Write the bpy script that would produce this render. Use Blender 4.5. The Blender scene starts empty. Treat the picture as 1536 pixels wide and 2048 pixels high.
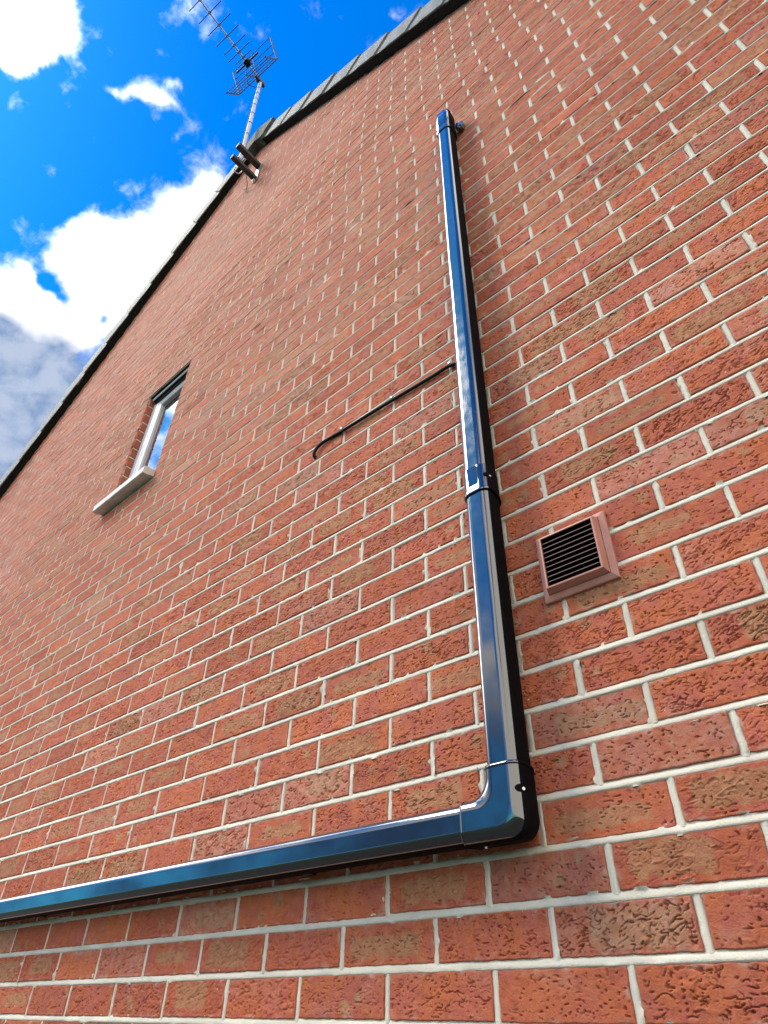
import bpy, bmesh, math, random
import numpy as np
from mathutils import Vector, Matrix

random.seed(4); RNG = np.random.default_rng(7)
sc = bpy.context.scene
C = sc.collection
Z0 = 1.5                      # height of the wall's measuring origin above the ground

# ------------------------------------------------------------------ camera
cam_d = bpy.data.cameras.new('camera'); cam = bpy.data.objects.new('camera', cam_d); C.objects.link(cam)
cam_d.sensor_fit = 'VERTICAL'; cam_d.sensor_height = 24.0; cam_d.lens = 24.0 * 1280.688 / 2048
cam_d.clip_start = 0.02; cam_d.clip_end = 5000
cam.location = (0.57751, -1.03350, -0.07956 + Z0)
cam.rotation_euler = (2.248622, -0.018437, 0.727058)
sc.camera = cam

# ------------------------------------------------------------------ world: clear blue sky with cumulus, at infinity; unseen clouds added for light
SUN = Vector((-0.48, -0.43, 0.76)).normalized()
world = bpy.data.worlds.new('World'); sc.world = world; world.use_nodes = True
wt = world.node_tree; wt.nodes.clear()
def N(t, typ, **kw):
    n = t.nodes.new(typ)
    for k, v in kw.items(): setattr(n, k, v)
    return n
def setin(t, sock, v):
    if hasattr(v, 'is_output') or isinstance(v, bpy.types.NodeSocket): t.links.new(v, sock)
    else: sock.default_value = v
def M(t, op, a, b=None, c=None, clamp=False):
    n = N(t, 'ShaderNodeMath', operation=op, use_clamp=clamp)
    for i, v in enumerate((a, b, c)):
        if v is not None: setin(t, n.inputs[i], v)
    return n.outputs[0]
def VM(t, op, a, b=None, scale=None, out=0):
    n = N(t, 'ShaderNodeVectorMath', operation=op)
    setin(t, n.inputs[0], a)
    if b is not None: setin(t, n.inputs[1], b)
    if scale is not None: setin(t, n.inputs['Scale'], scale)
    return n.outputs[out]
def MR(t, v, a, b, c=0.0, d=1.0, smooth=True):
    n = N(t, 'ShaderNodeMapRange'); n.interpolation_type = 'SMOOTHSTEP' if smooth else 'LINEAR'
    for i, x in enumerate((v, a, b, c, d)): setin(t, n.inputs[i], x)
    return n.outputs[0]
def MIX(t, f, a, b, blend='MIX'):
    n = N(t, 'ShaderNodeMix', data_type='RGBA', blend_type=blend)
    setin(t, n.inputs[0], f); setin(t, n.inputs[6], a); setin(t, n.inputs[7], b)
    return n.outputs[2]
def NOISE(t, vec, scale, detail=4, rough=.55, dist=0., lac=2.0):
    n = N(t, 'ShaderNodeTexNoise')
    setin(t, n.inputs['Vector'], vec); n.inputs['Scale'].default_value = scale
    n.inputs['Detail'].default_value = detail; n.inputs['Roughness'].default_value = rough
    n.inputs['Distortion'].default_value = dist; n.inputs['Lacunarity'].default_value = lac
    return n.outputs[0]
def RGB(r, g, b): return (r, g, b, 1.0)

tc = N(wt, 'ShaderNodeTexCoord'); D = tc.outputs['Generated']
sxyz = N(wt, 'ShaderNodeSeparateXYZ'); wt.links.new(D, sxyz.inputs[0]); low = M(wt, 'MULTIPLY', MR(wt, sxyz.outputs[2], .50, .30), MR(wt, sxyz.outputs[0], -.10, -.45))
# clouds: soft lobes round fixed sky directions, broken up by noise
CLOUDS = [(-0.4669, -0.1416, 0.8729, 0.0362, 1.2), (-0.4417, -0.1142, 0.8899, 0.0307, 1.0), (-0.4915, -0.1104, 0.8638, 0.0263, 0.9), (-0.4435, -0.0902, 0.8917, 0.0153, 0.5), (-0.4469, -0.0052, 0.8946, 0.0135, 0.55), (-0.4247, 0.0239, 0.905, 0.0172, 0.8), (-0.4549, -0.0184, 0.8904, 0.0089, 0.35), (-0.401, 0.0273, 0.9157, 0.0068, 0.3), (-0.4182, 0.0718, 0.9055, 0.0119, 0.24), (-0.4317, 0.1035, 0.8961, 0.016, 0.16), (-0.4426, 0.0646, 0.8944, 0.0072, 0.2), (-0.4642, 0.1404, 0.8746, 0.027, 1.1), (-0.502, 0.1311, 0.8549, 0.0354, 1.1), (-0.5549, 0.1107, 0.8245, 0.0397, 1.2), (-0.5962, 0.0752, 0.7993, 0.0362, 1.2), (-0.6151, 0.1305, 0.7776, 0.049, 1.2), (-0.6042, 0.038, 0.7959, 0.0181, 0.6), (-0.5641, 0.1605, 0.81, 0.0533, 1), (-0.6851, 0.0178, 0.7282, 0.0295, 1.1), (-0.6874, 0.0709, 0.7228, 0.0372, 1.2), (-0.673, 0.1141, 0.7308, 0.0193, 0.8), (-0.6333, 0.0688, 0.7708, 0.0149, 0.4), (-0.6562, 0.0704, 0.7513, 0.0081, -0.62), (-0.6597, 0.0836, 0.7468, 0.0063, -0.5), (-0.6602, 0.1052, 0.7437, 0.0064, -0.5), (-0.6539, 0.0443, 0.7553, 0.0109, -0.5), (-0.6546, 0.0561, 0.7539, 0.0074, -0.3), (-0.6299, 0.0375, 0.7757, 0.0169, 0.5), (-0.6578, 0.019, 0.7529, 0.0154, 0.5), (-0.6471, 0.1225, 0.7525, 0.0091, -0.5), (-0.7512, 0.1066, 0.6514, 0.066, 1.1), (-0.7185, 0.1443, 0.6804, 0.0457, 1), (-0.8008, 0.1269, 0.5853, 0.0748, 1.0), (-0.7378, 0.0523, 0.673, 0.0421, 1), (-0.5837, -0.0609, 0.8097, 0.0436, 0.1), (-0.5853, -0.0509, 0.8092, 0.0386, -0.3), (-0.4631, -0.1118, 0.8792, 0.025, 0.4), (-0.4348, 0.008, 0.9005, 0.0124, 0.45), (-0.6189, -0.0174, 0.7853, 0.0257, 0.14), (-0.3444, -0.0133, 0.9387, 0.024, 0.25), (-0.3308, 0.0264, 0.9433, 0.0193, 0.2), (-0.1528, 0.1698, 0.9736, 0.0078, 0.4)]
DARKS = [(-0.7623, 0.0956, 0.6401, 0.0868, 1.6), (-0.7176, 0.1553, 0.6789, 0.056, 1.4), (-0.7256, 0.0351, 0.6872, 0.0327, 1.2), (-0.8145, 0.1269, 0.5661, 0.0928, 1.6), (-0.5867, 0.1767, 0.7903, 0.027, 0.35)]
warp = N(wt, 'ShaderNodeTexNoise'); wt.links.new(D, warp.inputs['Vector']); warp.inputs['Scale'].default_value = 14; warp.inputs['Detail'].default_value = 3
wv = VM(wt, 'SUBTRACT', warp.outputs[1], (.5, .5, .5)); Dw = VM(wt, 'ADD', D, VM(wt, 'SCALE', wv, scale=.045))
def lobes(L, vec):
    acc = None
    for x, y, z, s, w in L:
        d = VM(wt, 'DISTANCE', vec, (x, y, z), out=1)
        g = M(wt, 'POWER', 2.718, M(wt, 'MULTIPLY', M(wt, 'MULTIPLY', d, d), -1.0 / (1.1 * s * s)))
        acc = M(wt, 'MULTIPLY_ADD', g, w, acc if acc is not None else 0.0)
    return acc
painted = M(wt, 'MINIMUM', lobes(CLOUDS, Dw), 1.25)
n_big = NOISE(wt, D, 2.6, 5, .55, .3)
n_fine = NOISE(wt, D, 24, 9, .60, .25)
vis = M(wt, 'POWER', 2.718, M(wt, 'MULTIPLY', M(wt, 'POWER', VM(wt, 'DISTANCE', D, (-.5, .1, .86), out=1), 2.0), -1 / .16))
UNSEEN_LOBES = [(-.69, -.27, .67, .026, .05), (-.740, -.295, .605, .028, 1.6), (-.640, -.255, .725, .03, 1.2), (-.3, -.55, .78, .34, -.9), (.82, -.48, .30, .52, 1.7), (.22, -.50, .83, .20, -.8), (-.1, -.95, .35, .3, .25), (.2, .85, .5, .5, .3)]  # unseen cloud and clear patches, added for reflections and warm fill on the wall
general = M(wt, 'ADD', MR(wt, n_big, .38, .68), lobes(UNSEEN_LOBES, D))

general = M(wt, 'MULTIPLY_ADD', low, .35, general)
field = M(wt, 'ADD', M(wt, 'MULTIPLY', general, M(wt, 'SUBTRACT', 1.0, vis)), painted)
field = M(wt, 'ADD', field, lobes([(-.60, -.23, .76, .055, 1.5), (-.50, -.25, .83, .075, 1.6), (-.39, -.235, .89, .07, 1.5), (-.27, -.19, .945, .065, 1.4), (-.72, -.17, .67, .05, 1.2), (-.83, -.15, .54, .06, 1.5), (-.91, -.12, .40, .07, 1.4)], D))  # unseen bright cloud added so the pipe edges catch white
field = M(wt, 'ADD', field, M(wt, 'MULTIPLY', M(wt, 'SUBTRACT', n_fine, .5), 1.35))
alpha = MR(wt, field, .15, 1.02)
dark = M(wt, 'MINIMUM', lobes(DARKS, Dw), 1.0)
dark = M(wt, 'MULTIPLY', dark, MR(wt, n_fine, .30, .66, 1.0, .86))
thick = MR(wt, field, .35, 1.0)
sky = N(wt, 'ShaderNodeTexSky'); sky.sky_type = 'NISHITA'; sky.sun_disc = False
sky.sun_elevation = math.asin(SUN.z); sky.sun_rotation = math.atan2(SUN.x, SUN.y)
sky.air_density = 1.0; sky.dust_density = .3; sky.ozone_density = 2.0
hs = N(wt, 'ShaderNodeHueSaturation'); hs.inputs['Saturation'].default_value = 1.55; hs.inputs['Value'].default_value = 1.0
wt.links.new(sky.outputs[0], hs.inputs['Color'])
hs2 = MIX(wt, M(wt, 'MULTIPLY', low, .55), hs.outputs[0], RGB(1.5, 2.1, 3.2))
blue = MIX(wt, 1.0, hs2, RGB(.34, 1.60, 2.05), 'MULTIPLY')
white = MIX(wt, thick, RGB(9.8, 10.2, 11.0), RGB(16.2, 15.2, 13.6))
glow2 = M(wt, 'POWER', 2.718, M(wt, 'MULTIPLY', M(wt, 'POWER', VM(wt, 'DISTANCE', D, (-.86, -.15, .49), out=1), 2.0), -1 / .025))
low2 = M(wt, 'MULTIPLY', low, M(wt, 'SUBTRACT', 1.0, M(wt, 'MINIMUM', M(wt, 'MULTIPLY', glow2, 2.0), 1.0)))
white = MIX(wt, low2, white, RGB(.36, 1.25, 3.1))  # unseen low sky darkened to deepen the pipe's reflections
white = MIX(wt, dark, white, RGB(1.35, 2.2, 3.9))
glow = M(wt, 'ADD', glow2, M(wt, 'POWER', 2.718, M(wt, 'MULTIPLY', M(wt, 'POWER', VM(wt, 'DISTANCE', D, (-.48, -.25, .84), out=1), 2.0), -1 / .06)))
white = VM(wt, 'SCALE', white, scale=M(wt, 'MULTIPLY_ADD', M(wt, 'MULTIPLY', glow, M(wt, 'POWER', M(wt, 'SUBTRACT', 1.0, dark), 3.0)), 4.0, 1.0))  # clouds boosted around two directions to glint in the pipe and light the wall
col = MIX(wt, alpha, blue, white)
bg = N(wt, 'ShaderNodeBackground'); bg.inputs['Strength'].default_value = 0.095
wt.links.new(col, bg.inputs['Color'])
wo = N(wt, 'ShaderNodeOutputWorld'); wt.links.new(bg.outputs[0], wo.inputs['Surface'])

sun_d = bpy.data.lights.new('sun', 'SUN'); sun_d.energy = 2.1; sun_d.angle = math.radians(19); sun_d.color = (1.0, .88, .70)
sun = bpy.data.objects.new('sun', sun_d); C.objects.link(sun); sun.location = (-8, -4, 14)
sun.rotation_euler = SUN.to_track_quat('Z', 'Y').to_euler()

sc.view_settings.view_transform = 'Standard'; sc.view_settings.look = 'None'
sc.view_settings.exposure = 0.66; sc.view_settings.gamma = 1.0

# ------------------------------------------------------------------ materials
def mat(name):
    m = bpy.data.materials.new(name); m.use_nodes = True
    t = m.node_tree; b = t.nodes['Principled BSDF']
    return m, t, b
def bump(t, b, h, strength, dist):
    n = N(t, 'ShaderNodeBump'); n.inputs['Strength'].default_value = strength; n.inputs['Distance'].default_value = dist
    t.links.new(h, n.inputs['Height']); t.links.new(n.outputs[0], b.inputs['Normal'])
def pos(t): return N(t, 'ShaderNodeTexCoord').outputs['Object']

def make_brick():
    m, t, b = mat('brick')
    at = N(t, 'ShaderNodeAttribute'); at.attribute_name = 'bc'
    sp = N(t, 'ShaderNodeSeparateColor'); t.links.new(at.outputs['Color'], sp.inputs[0])
    tan, rnd, pale = sp.outputs[0], sp.outputs[1], sp.outputs[2]
    P = VM(t, 'ADD', pos(t), VM(t, 'SCALE', at.outputs['Color'], scale=0.0))
    n1 = NOISE(t, P, 55, 6, .6, .4); n2 = NOISE(t, P, 420, 5, .65); n4 = NOISE(t, P, 1100, 3, .7); n3 = NOISE(t, P, 14, 4, .55)
    red = MIX(t, rnd, RGB(.425, .092, .042), RGB(.530, .138, .052))
    red = MIX(t, MR(t, n3, .38, .64), red, RGB(.440, .106, .072))
    red = MIX(t, MR(t, n1, .45, .72, 0, .55), red, RGB(.57, .185, .076))
    red = MIX(t, MR(t, n1, .47, .27, 0, .68), red, RGB(.290, .064, .042))
    buff = MIX(t, MR(t, n1, .35, .65), RGB(.370, .150, .072), RGB(.450, .215, .108))
    tn = M(t, 'ADD', tan, M(t, 'MULTIPLY', M(t, 'SUBTRACT', n2, .5), .9))
    tn = M(t, 'ADD', tn, M(t, 'MULTIPLY', M(t, 'SUBTRACT', n1, .5), .5))
    c = MIX(t, MR(t, tn, .10, .95), red, buff)
    c = MIX(t, M(t, 'MULTIPLY', pale, MR(t, n1, .35, .65, .25, 1.)), c, RGB(.52, .33, .26))
    c = MIX(t, MR(t, n2, .40, .75, 0, .35), c, RGB(.56, .24, .13))
    c = MIX(t, MR(t, n2, .44, .22, 0, .5), c, RGB(.13, .045, .035))
    val = M(t, 'MULTIPLY_ADD', at.outputs['Alpha'], .28, .84)
    c = VM(t, 'SCALE', c, scale=val)
    # tiny lime grains in the clay
    v = N(t, 'ShaderNodeTexVoronoi'); t.links.new(P, v.inputs['Vector']); v.inputs['Scale'].default_value = 46
    keep = N(t, 'ShaderNodeSeparateColor'); t.links.new(v.outputs['Color'], keep.inputs[0])
    gr = M(t, 'MULTIPLY', MR(t, v.outputs['Distance'], .085, .05), M(t, 'GREATER_THAN', keep.outputs[0], .90))
    c = MIX(t, gr, c, RGB(.66, .55, .42))
    t.links.new(c, b.inputs['Base Color'])
    b.inputs['Roughness'].default_value = .80; b.inputs['Specular IOR Level'].default_value = .22
    h = M(t, 'ADD', M(t, 'ADD', M(t, 'MULTIPLY', n1, .35), M(t, 'MULTIPLY', n2, .6)), M(t, 'MULTIPLY', n4, .35))
    c = MIX(t, MR(t, n4, .55, .78, 0, .5), c, RGB(.62, .30, .17)); c = MIX(t, MR(t, n4, .45, .24, 0, .45), c, RGB(.16, .045, .03)); t.links.new(c, b.inputs['Base Color'])
    bump(t, b, h, .9, .0026)
    return m
def make_mortar():
    m, t, b = mat('mortar'); P = pos(t)
    n1 = NOISE(t, P, 300, 5, .65); n2 = NOISE(t, P, 9, 4, .6)
    c = MIX(t, MR(t, n2, .3, .7), RGB(.57, .53, .425), RGB(.71, .66, .54))
    c = MIX(t, MR(t, n1, .42, .2, 0, .6), c, RGB(.44, .42, .36))
    t.links.new(c, b.inputs['Base Color']); b.inputs['Roughness'].default_value = .9; b.inputs['Specular IOR Level'].default_value = .25
    bump(t, b, n1, .6, .0025)
    return m
def make_gloss(name, col, rough=.09, coat=1.0):
    m, t, b = mat(name); P = pos(t)
    b.inputs['Base Color'].default_value = RGB(*col); b.inputs['Specular IOR Level'].default_value = .5
    n = NOISE(t, P, 30, 3, .5); d = NOISE(t, P, 900, 2, .5)
    t.links.new(MR(t, n, .3, .7, rough * .8, rough * 1.5), b.inputs['Roughness'])
    b.inputs['Coat Weight'].default_value = coat; b.inputs['Coat Roughness'].default_value = .035; b.inputs['Coat IOR'].default_value = 1.8
    bump(t, b, NOISE(t, VM(t, 'MULTIPLY', P, (1, 1, .25)), 26, 2, .4), .10, .004)
    return m
def make_plain(name, c0, c1, rough=.5, spec=.5, scale=40, bs=.25, bd=.001, metal=0.):
    m, t, b = mat(name); P = pos(t); n = NOISE(t, P, scale, 5, .6)
    t.links.new(MIX(t, MR(t, n, .3, .7), RGB(*c0), RGB(*c1)), b.inputs['Base Color'])
    b.inputs['Roughness'].default_value = rough; b.inputs['Specular IOR Level'].default_value = spec; b.inputs['Metallic'].default_value = metal
    if bs: bump(t, b, n, bs, bd)
    return m
def make_lichen():
    m, t, b = mat('weathered_concrete'); P = pos(t); n = NOISE(t, P, 22, 6, .65); n2 = NOISE(t, P, 60, 4, .6)
    c = MIX(t, MR(t, n2, .3, .7), RGB(.06, .068, .07), RGB(.11, .12, .12))
    c = MIX(t, MR(t, n, .52, .64), c, RGB(.16, .24, .06))
    t.links.new(c, b.inputs['Base Color']); b.inputs['Roughness'].default_value = .85; bump(t, b, n2, .4, .003)
    return m
def make_glass():
    m, t, b = mat('window_glass')
    b.inputs['Base Color'].default_value = RGB(.03, .036, .042); b.inputs['Roughness'].default_value = .02
    b.inputs['Specular IOR Level'].default_value = .9; b.inputs['Coat Weight'].default_value = 1.; b.inputs['Coat IOR'].default_value = 2.0; b.inputs['Coat Roughness'].default_value = .01
    bump(t, b, NOISE(t, pos(t), 9, 2, .4), .05, .01)
    return m
BRICK, MORTAR = make_brick(), make_mortar()
PIPE_SHADE = make_plain('black_plastic_shaded_side', (.003, .003, .004), (.005, .005, .006), .7, .05, 60, .05)
PIPE = make_gloss('glossy_black_plastic', (.010, .012, .017))
CABLEM = make_plain('black_cable_sheath', (.005, .005, .006), (.008, .008, .009), .6, .2, 60, .05)
HOLE = make_plain('dark_recess', (.004, .004, .004), (.006, .006, .006), .9, .1, bs=0)
VENT = make_plain('terracotta_plastic', (.45, .195, .145), (.51, .235, .180), .5, .5, 25, .1, .0008)
VENT_SHADE = make_plain('brown_vent_shade', (.012, .007, .006), (.018, .010, .008), .8, .2, bs=0)  # near-black for hood inside, slat faces and backing: shade put into the colour
SLAT = make_plain('vent_slat_plastic', (.30, .17, .14), (.38, .23, .19), .4, .5, 30, 0)
VERGE = make_plain('grey_verge_plastic', (.15, .165, .17), (.30, .315, .315), .7, .25, 14, .12, .002)
TILE = make_plain('grey_concrete_tile', (.07, .075, .08), (.12, .125, .13), .8, .3, 18, .4, .004)
LICHEN = make_lichen()
UNDER = make_plain('verge_shade_dark', (.012, .014, .015), (.022, .026, .022), .9, .15, 30, .2, .002)
UPVC = make_plain('white_upvc', (.74, .76, .80), (.80, .82, .86), .3, .5, 12, 0)
UPVCD = make_plain('white_upvc_weathered', (.50, .485, .44), (.64, .62, .57), .45, .5, 16, .1, .001)
GASKET_SHADE = make_plain('black_rubber_and_shade', (.01, .01, .011), (.016, .016, .017), .6, .3, bs=0)
GLASS = make_glass()
STEEL = make_plain('galvanised_steel', (.28, .30, .31), (.42, .44, .45), .38, .5, 26, .15, .0006, .75)
STEELD = make_plain('rusty_dark_steel', (.030, .034, .036), (.065, .060, .062), .6, .4, 30, .3, .001, .35)
ALU = make_plain('weathered_aluminium', (.55, .56, .60), (.68, .69, .73), .45, .5, 22, .1, .0005, .25)
AERD = make_plain('dark_aerial_metal', (.035, .045, .07), (.06, .07, .10), .45, .5, 40, 0, .001, .3)
LINTEL = make_plain('dark_lintel_steel', (.020, .017, .016), (.035, .028, .025), .6, .3, 20, .1)
NAIL = make_plain('bright_nail', (.55, .55, .56), (.7, .7, .7), .3, .6, 20, 0, .001, .6)
PLAINB = make_plain('plain_brickwork', (.24, .075, .05), (.33, .12, .08), .85, .3, 18, .4, .004)

# ------------------------------------------------------------------ mesh helpers
class MB:
    def __init__(s): s.v, s.f, s.m, s.sm = [], [], [], []
    def add(s, vs, fs, mi=0, smooth=False):
        o = len(s.v); s.v += [tuple(v) for v in vs]; s.f += [tuple(i + o for i in f) for f in fs]
        s.m += [mi] * len(fs); s.sm += [smooth] * len(fs)
    def box(s, lo, hi, mi=0, bev=0., mx=None):
        b = bmesh.new(); bmesh.ops.create_cube(b, size=1)
        sz = [hi[i] - lo[i] for i in range(3)]; ce = [(hi[i] + lo[i]) / 2 for i in range(3)]
        for v in b.verts: v.co = Vector([v.co[i] * sz[i] + ce[i] for i in range(3)])
        if bev: bmesh.ops.bevel(b, geom=b.edges[:], offset=min(bev, min(sz) * .45), segments=2, profile=.6, affect='EDGES')
        if mx is not None: bmesh.ops.transform(b, matrix=mx, verts=b.verts)
        s.bm(b, mi)
    def bm(s, b, mi=0, smooth=False):
        b.verts.ensure_lookup_table(); b.verts.index_update()
        s.add([v.co[:] for v in b.verts], [[v.index for v in f.verts] for f in b.faces], mi, smooth); b.free()
    def loft(s, rings, mi=0, closed=True, caps=True, smooth=True):
        n = len(rings[0]); vs = [p for r in rings for p in r]; fs = []
        for i in range(len(rings) - 1):
            for j in range(n if closed else n - 1):
                k = (j + 1) % n; fs.append((i * n + j, i * n + k, (i + 1) * n + k, (i + 1) * n + j))
        s.add(vs, fs, mi, smooth)
        if caps and closed:
            s.add(rings[0], [tuple(range(n))[::-1]], mi); s.add(rings[-1], [tuple(range(n))], mi)
    def tube(s, pts, r, n=10, mi=0, caps=True):
        pts = [Vector(p) for p in pts]; rings = []; up = None
        for i, p in enumerate(pts):
            d = (pts[min(i + 1, len(pts) - 1)] - pts[max(i - 1, 0)]).normalized()
            if up is None: up = Vector((0, 0, 1)) if abs(d.z) < .9 else Vector((1, 0, 0))
            a = d.cross(up).normalized(); bb = a.cross(d).normalized(); up = bb
            rr = r[i] if isinstance(r, (list, tuple)) else r
            rings.append([p + rr * (math.cos(t) * a + math.sin(t) * bb) for t in [2 * math.pi * k / n for k in range(n)]])
        s.loft(rings, mi, True, caps)
    def build(s, name, mats, parent=None):
        me = bpy.data.meshes.new(name); me.from_pydata(s.v, [], s.f)
        for m in (mats if isinstance(mats, (list, tuple)) else [mats]): me.materials.append(m)
        me.polygons.foreach_set('material_index', s.m); me.polygons.foreach_set('use_smooth', s.sm); me.update()
        b = bmesh.new(); b.from_mesh(me); bmesh.ops.recalc_face_normals(b, faces=b.faces); b.to_mesh(me); b.free()
        o = bpy.data.objects.new(name, me); C.objects.link(o)
        if parent: o.parent = parent; o.matrix_parent_inverse = Matrix.Identity(4)
        return o
def thing(name, label, cat, loc=(0, 0, 0), group=None):
    o = bpy.data.objects.new(name, None); C.objects.link(o); o.location = loc
    o.empty_display_size = .2; o['label'] = label; o['category'] = cat
    if group: o['group'] = group
    return o
def place(o, parent):          # geometry is written in world coordinates; shift it under its thing
    o.parent = parent
    p = parent; off = Vector()
    while p: off += p.location; p = p.parent
    o.data.transform(Matrix.Translation(-off)); return o
def smooth_path(pts, n=8):
    P = [Vector(p) for p in pts]; out = []
    for i in range(len(P) - 1):
        a, b, c, d = P[max(i - 1, 0)], P[i], P[i + 1], P[min(i + 2, len(P) - 1)]
        for k in range(n):
            t = k / n; out.append(.5 * ((2 * b) + (c - a) * t + (2 * a - 5 * b + 4 * c - d) * t * t + (3 * b - a - 3 * c + d) * t ** 3))
    return out + [P[-1]]

# ------------------------------------------------------------------ the setting
g = MB(); g.add([(-400, -400, 0), (400, -400, 0), (400, 400, 0), (-400, 400, 0)], [(0, 1, 2, 3)])
ground = g.build('ground', make_plain('grass_ground', (.03, .045, .018), (.055, .07, .028), .95, .1, 3, .3, .02)); ground['kind'] = 'structure'
g = MB(); g.add([(-9, -2.6, .004), (6, -2.6, .004), (6, -.002, .004), (-9, -.002, .004)], [(0, 1, 2, 3)])
pav = g.build('path', make_plain('asphalt_path', (.045, .045, .044), (.075, .073, .07), .9, .2, 6, .3, .004)); pav['kind'] = 'structure'

# ------------------------------------------------------------------ the house
PITCH_Z = .0760600; BL = .225
WX0, WX1, WZ0, WZ1 = -2.478, -2.018, 28 * PITCH_Z + Z0, 41 * PITCH_Z + Z0      # window opening
SL, SR = .6895, -.757; ZL, ZR = 7.606 + Z0, 4.6926 + Z0                          # the two roof lines
AX = (ZR - ZL) / (SL - SR); AZ = ZL + SL * AX                                     # apex
EAVE = 3.25 + Z0; XL, XR = (EAVE - ZL) / SL, (EAVE - ZR) / SR
def roofz(x): return min(ZL + SL * x, ZR + SR * x)
house = thing('brick_house', 'red brick house with a grey tiled gable roof and a narrow white window', 'house', (AX, 4, 0))

# ---- noise for the brick faces
PERM = RNG.integers(0, 1 << 30, 4096)
GR = np.stack([np.cos(a := RNG.uniform(0, 6.2832, 4096)), np.sin(a)], 1)
def gnoise(x, y):
    xi, yi = np.floor(x).astype(np.int64), np.floor(y).astype(np.int64); fx, fy = x - xi, y - yi
    u, v = fx * fx * fx * (fx * (fx * 6 - 15) + 10), fy * fy * fy * (fy * (fy * 6 - 15) + 10)
    def gd(i, j, dx, dy):
        h = (PERM[(i * 7 + PERM[j & 4095]) & 4095]) & 4095; q = GR[h]; return q[..., 0] * dx + q[..., 1] * dy
    a = gd(xi, yi, fx, fy); b = gd(xi + 1, yi, fx - 1, fy); c = gd(xi, yi + 1, fx, fy - 1); d = gd(xi + 1, yi + 1, fx - 1, fy - 1)
    return (a + (b - a) * u) + ((c + (d - c) * u) - (a + (b - a) * u)) * v
def sst(x, a, b): t = np.clip((x - a) / (b - a), 0, 1); return t * t * (3 - 2 * t)

def brick_list():
    out = []
    r0, r1 = -20, int((AZ - Z0) / PITCH_Z) + 2
    for r in range(r0, r1):
        zc = (r + .5) * PITCH_Z + Z0
        t = min(max((r - 40) / 9, 0), 1); sh = -.26 * BL * t * t * (3 - 2 * t) + random.gauss(0, .0016)
        half = 0 if r % 2 == 0 else .5
        k0 = int(XL / BL) - 2
        for k in range(k0, int(XR / BL) + 3):
            a = (k + half) * BL + sh; b = a + BL
            a2 = a + .0060 + random.gauss(0, .0013); b2 = b - .0060 + random.gauss(0, .0013)
            spans = [(a2, b2)]
            if WZ0 < zc < WZ1:
                spans = []
                if a2 < WX0: spans.append((a2, min(b2, WX0)))
                if b2 > WX1: spans.append((max(a2, WX1), b2))
            for p, q in spans:
                p, q = max(p, XL), min(q, XR)
                if q - p < .02: continue
                xc = (p + q) / 2
                if zc > roofz(xc) + .05: continue
                out.append((p, q, zc + random.gauss(0, .0008), r))
    return out

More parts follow.
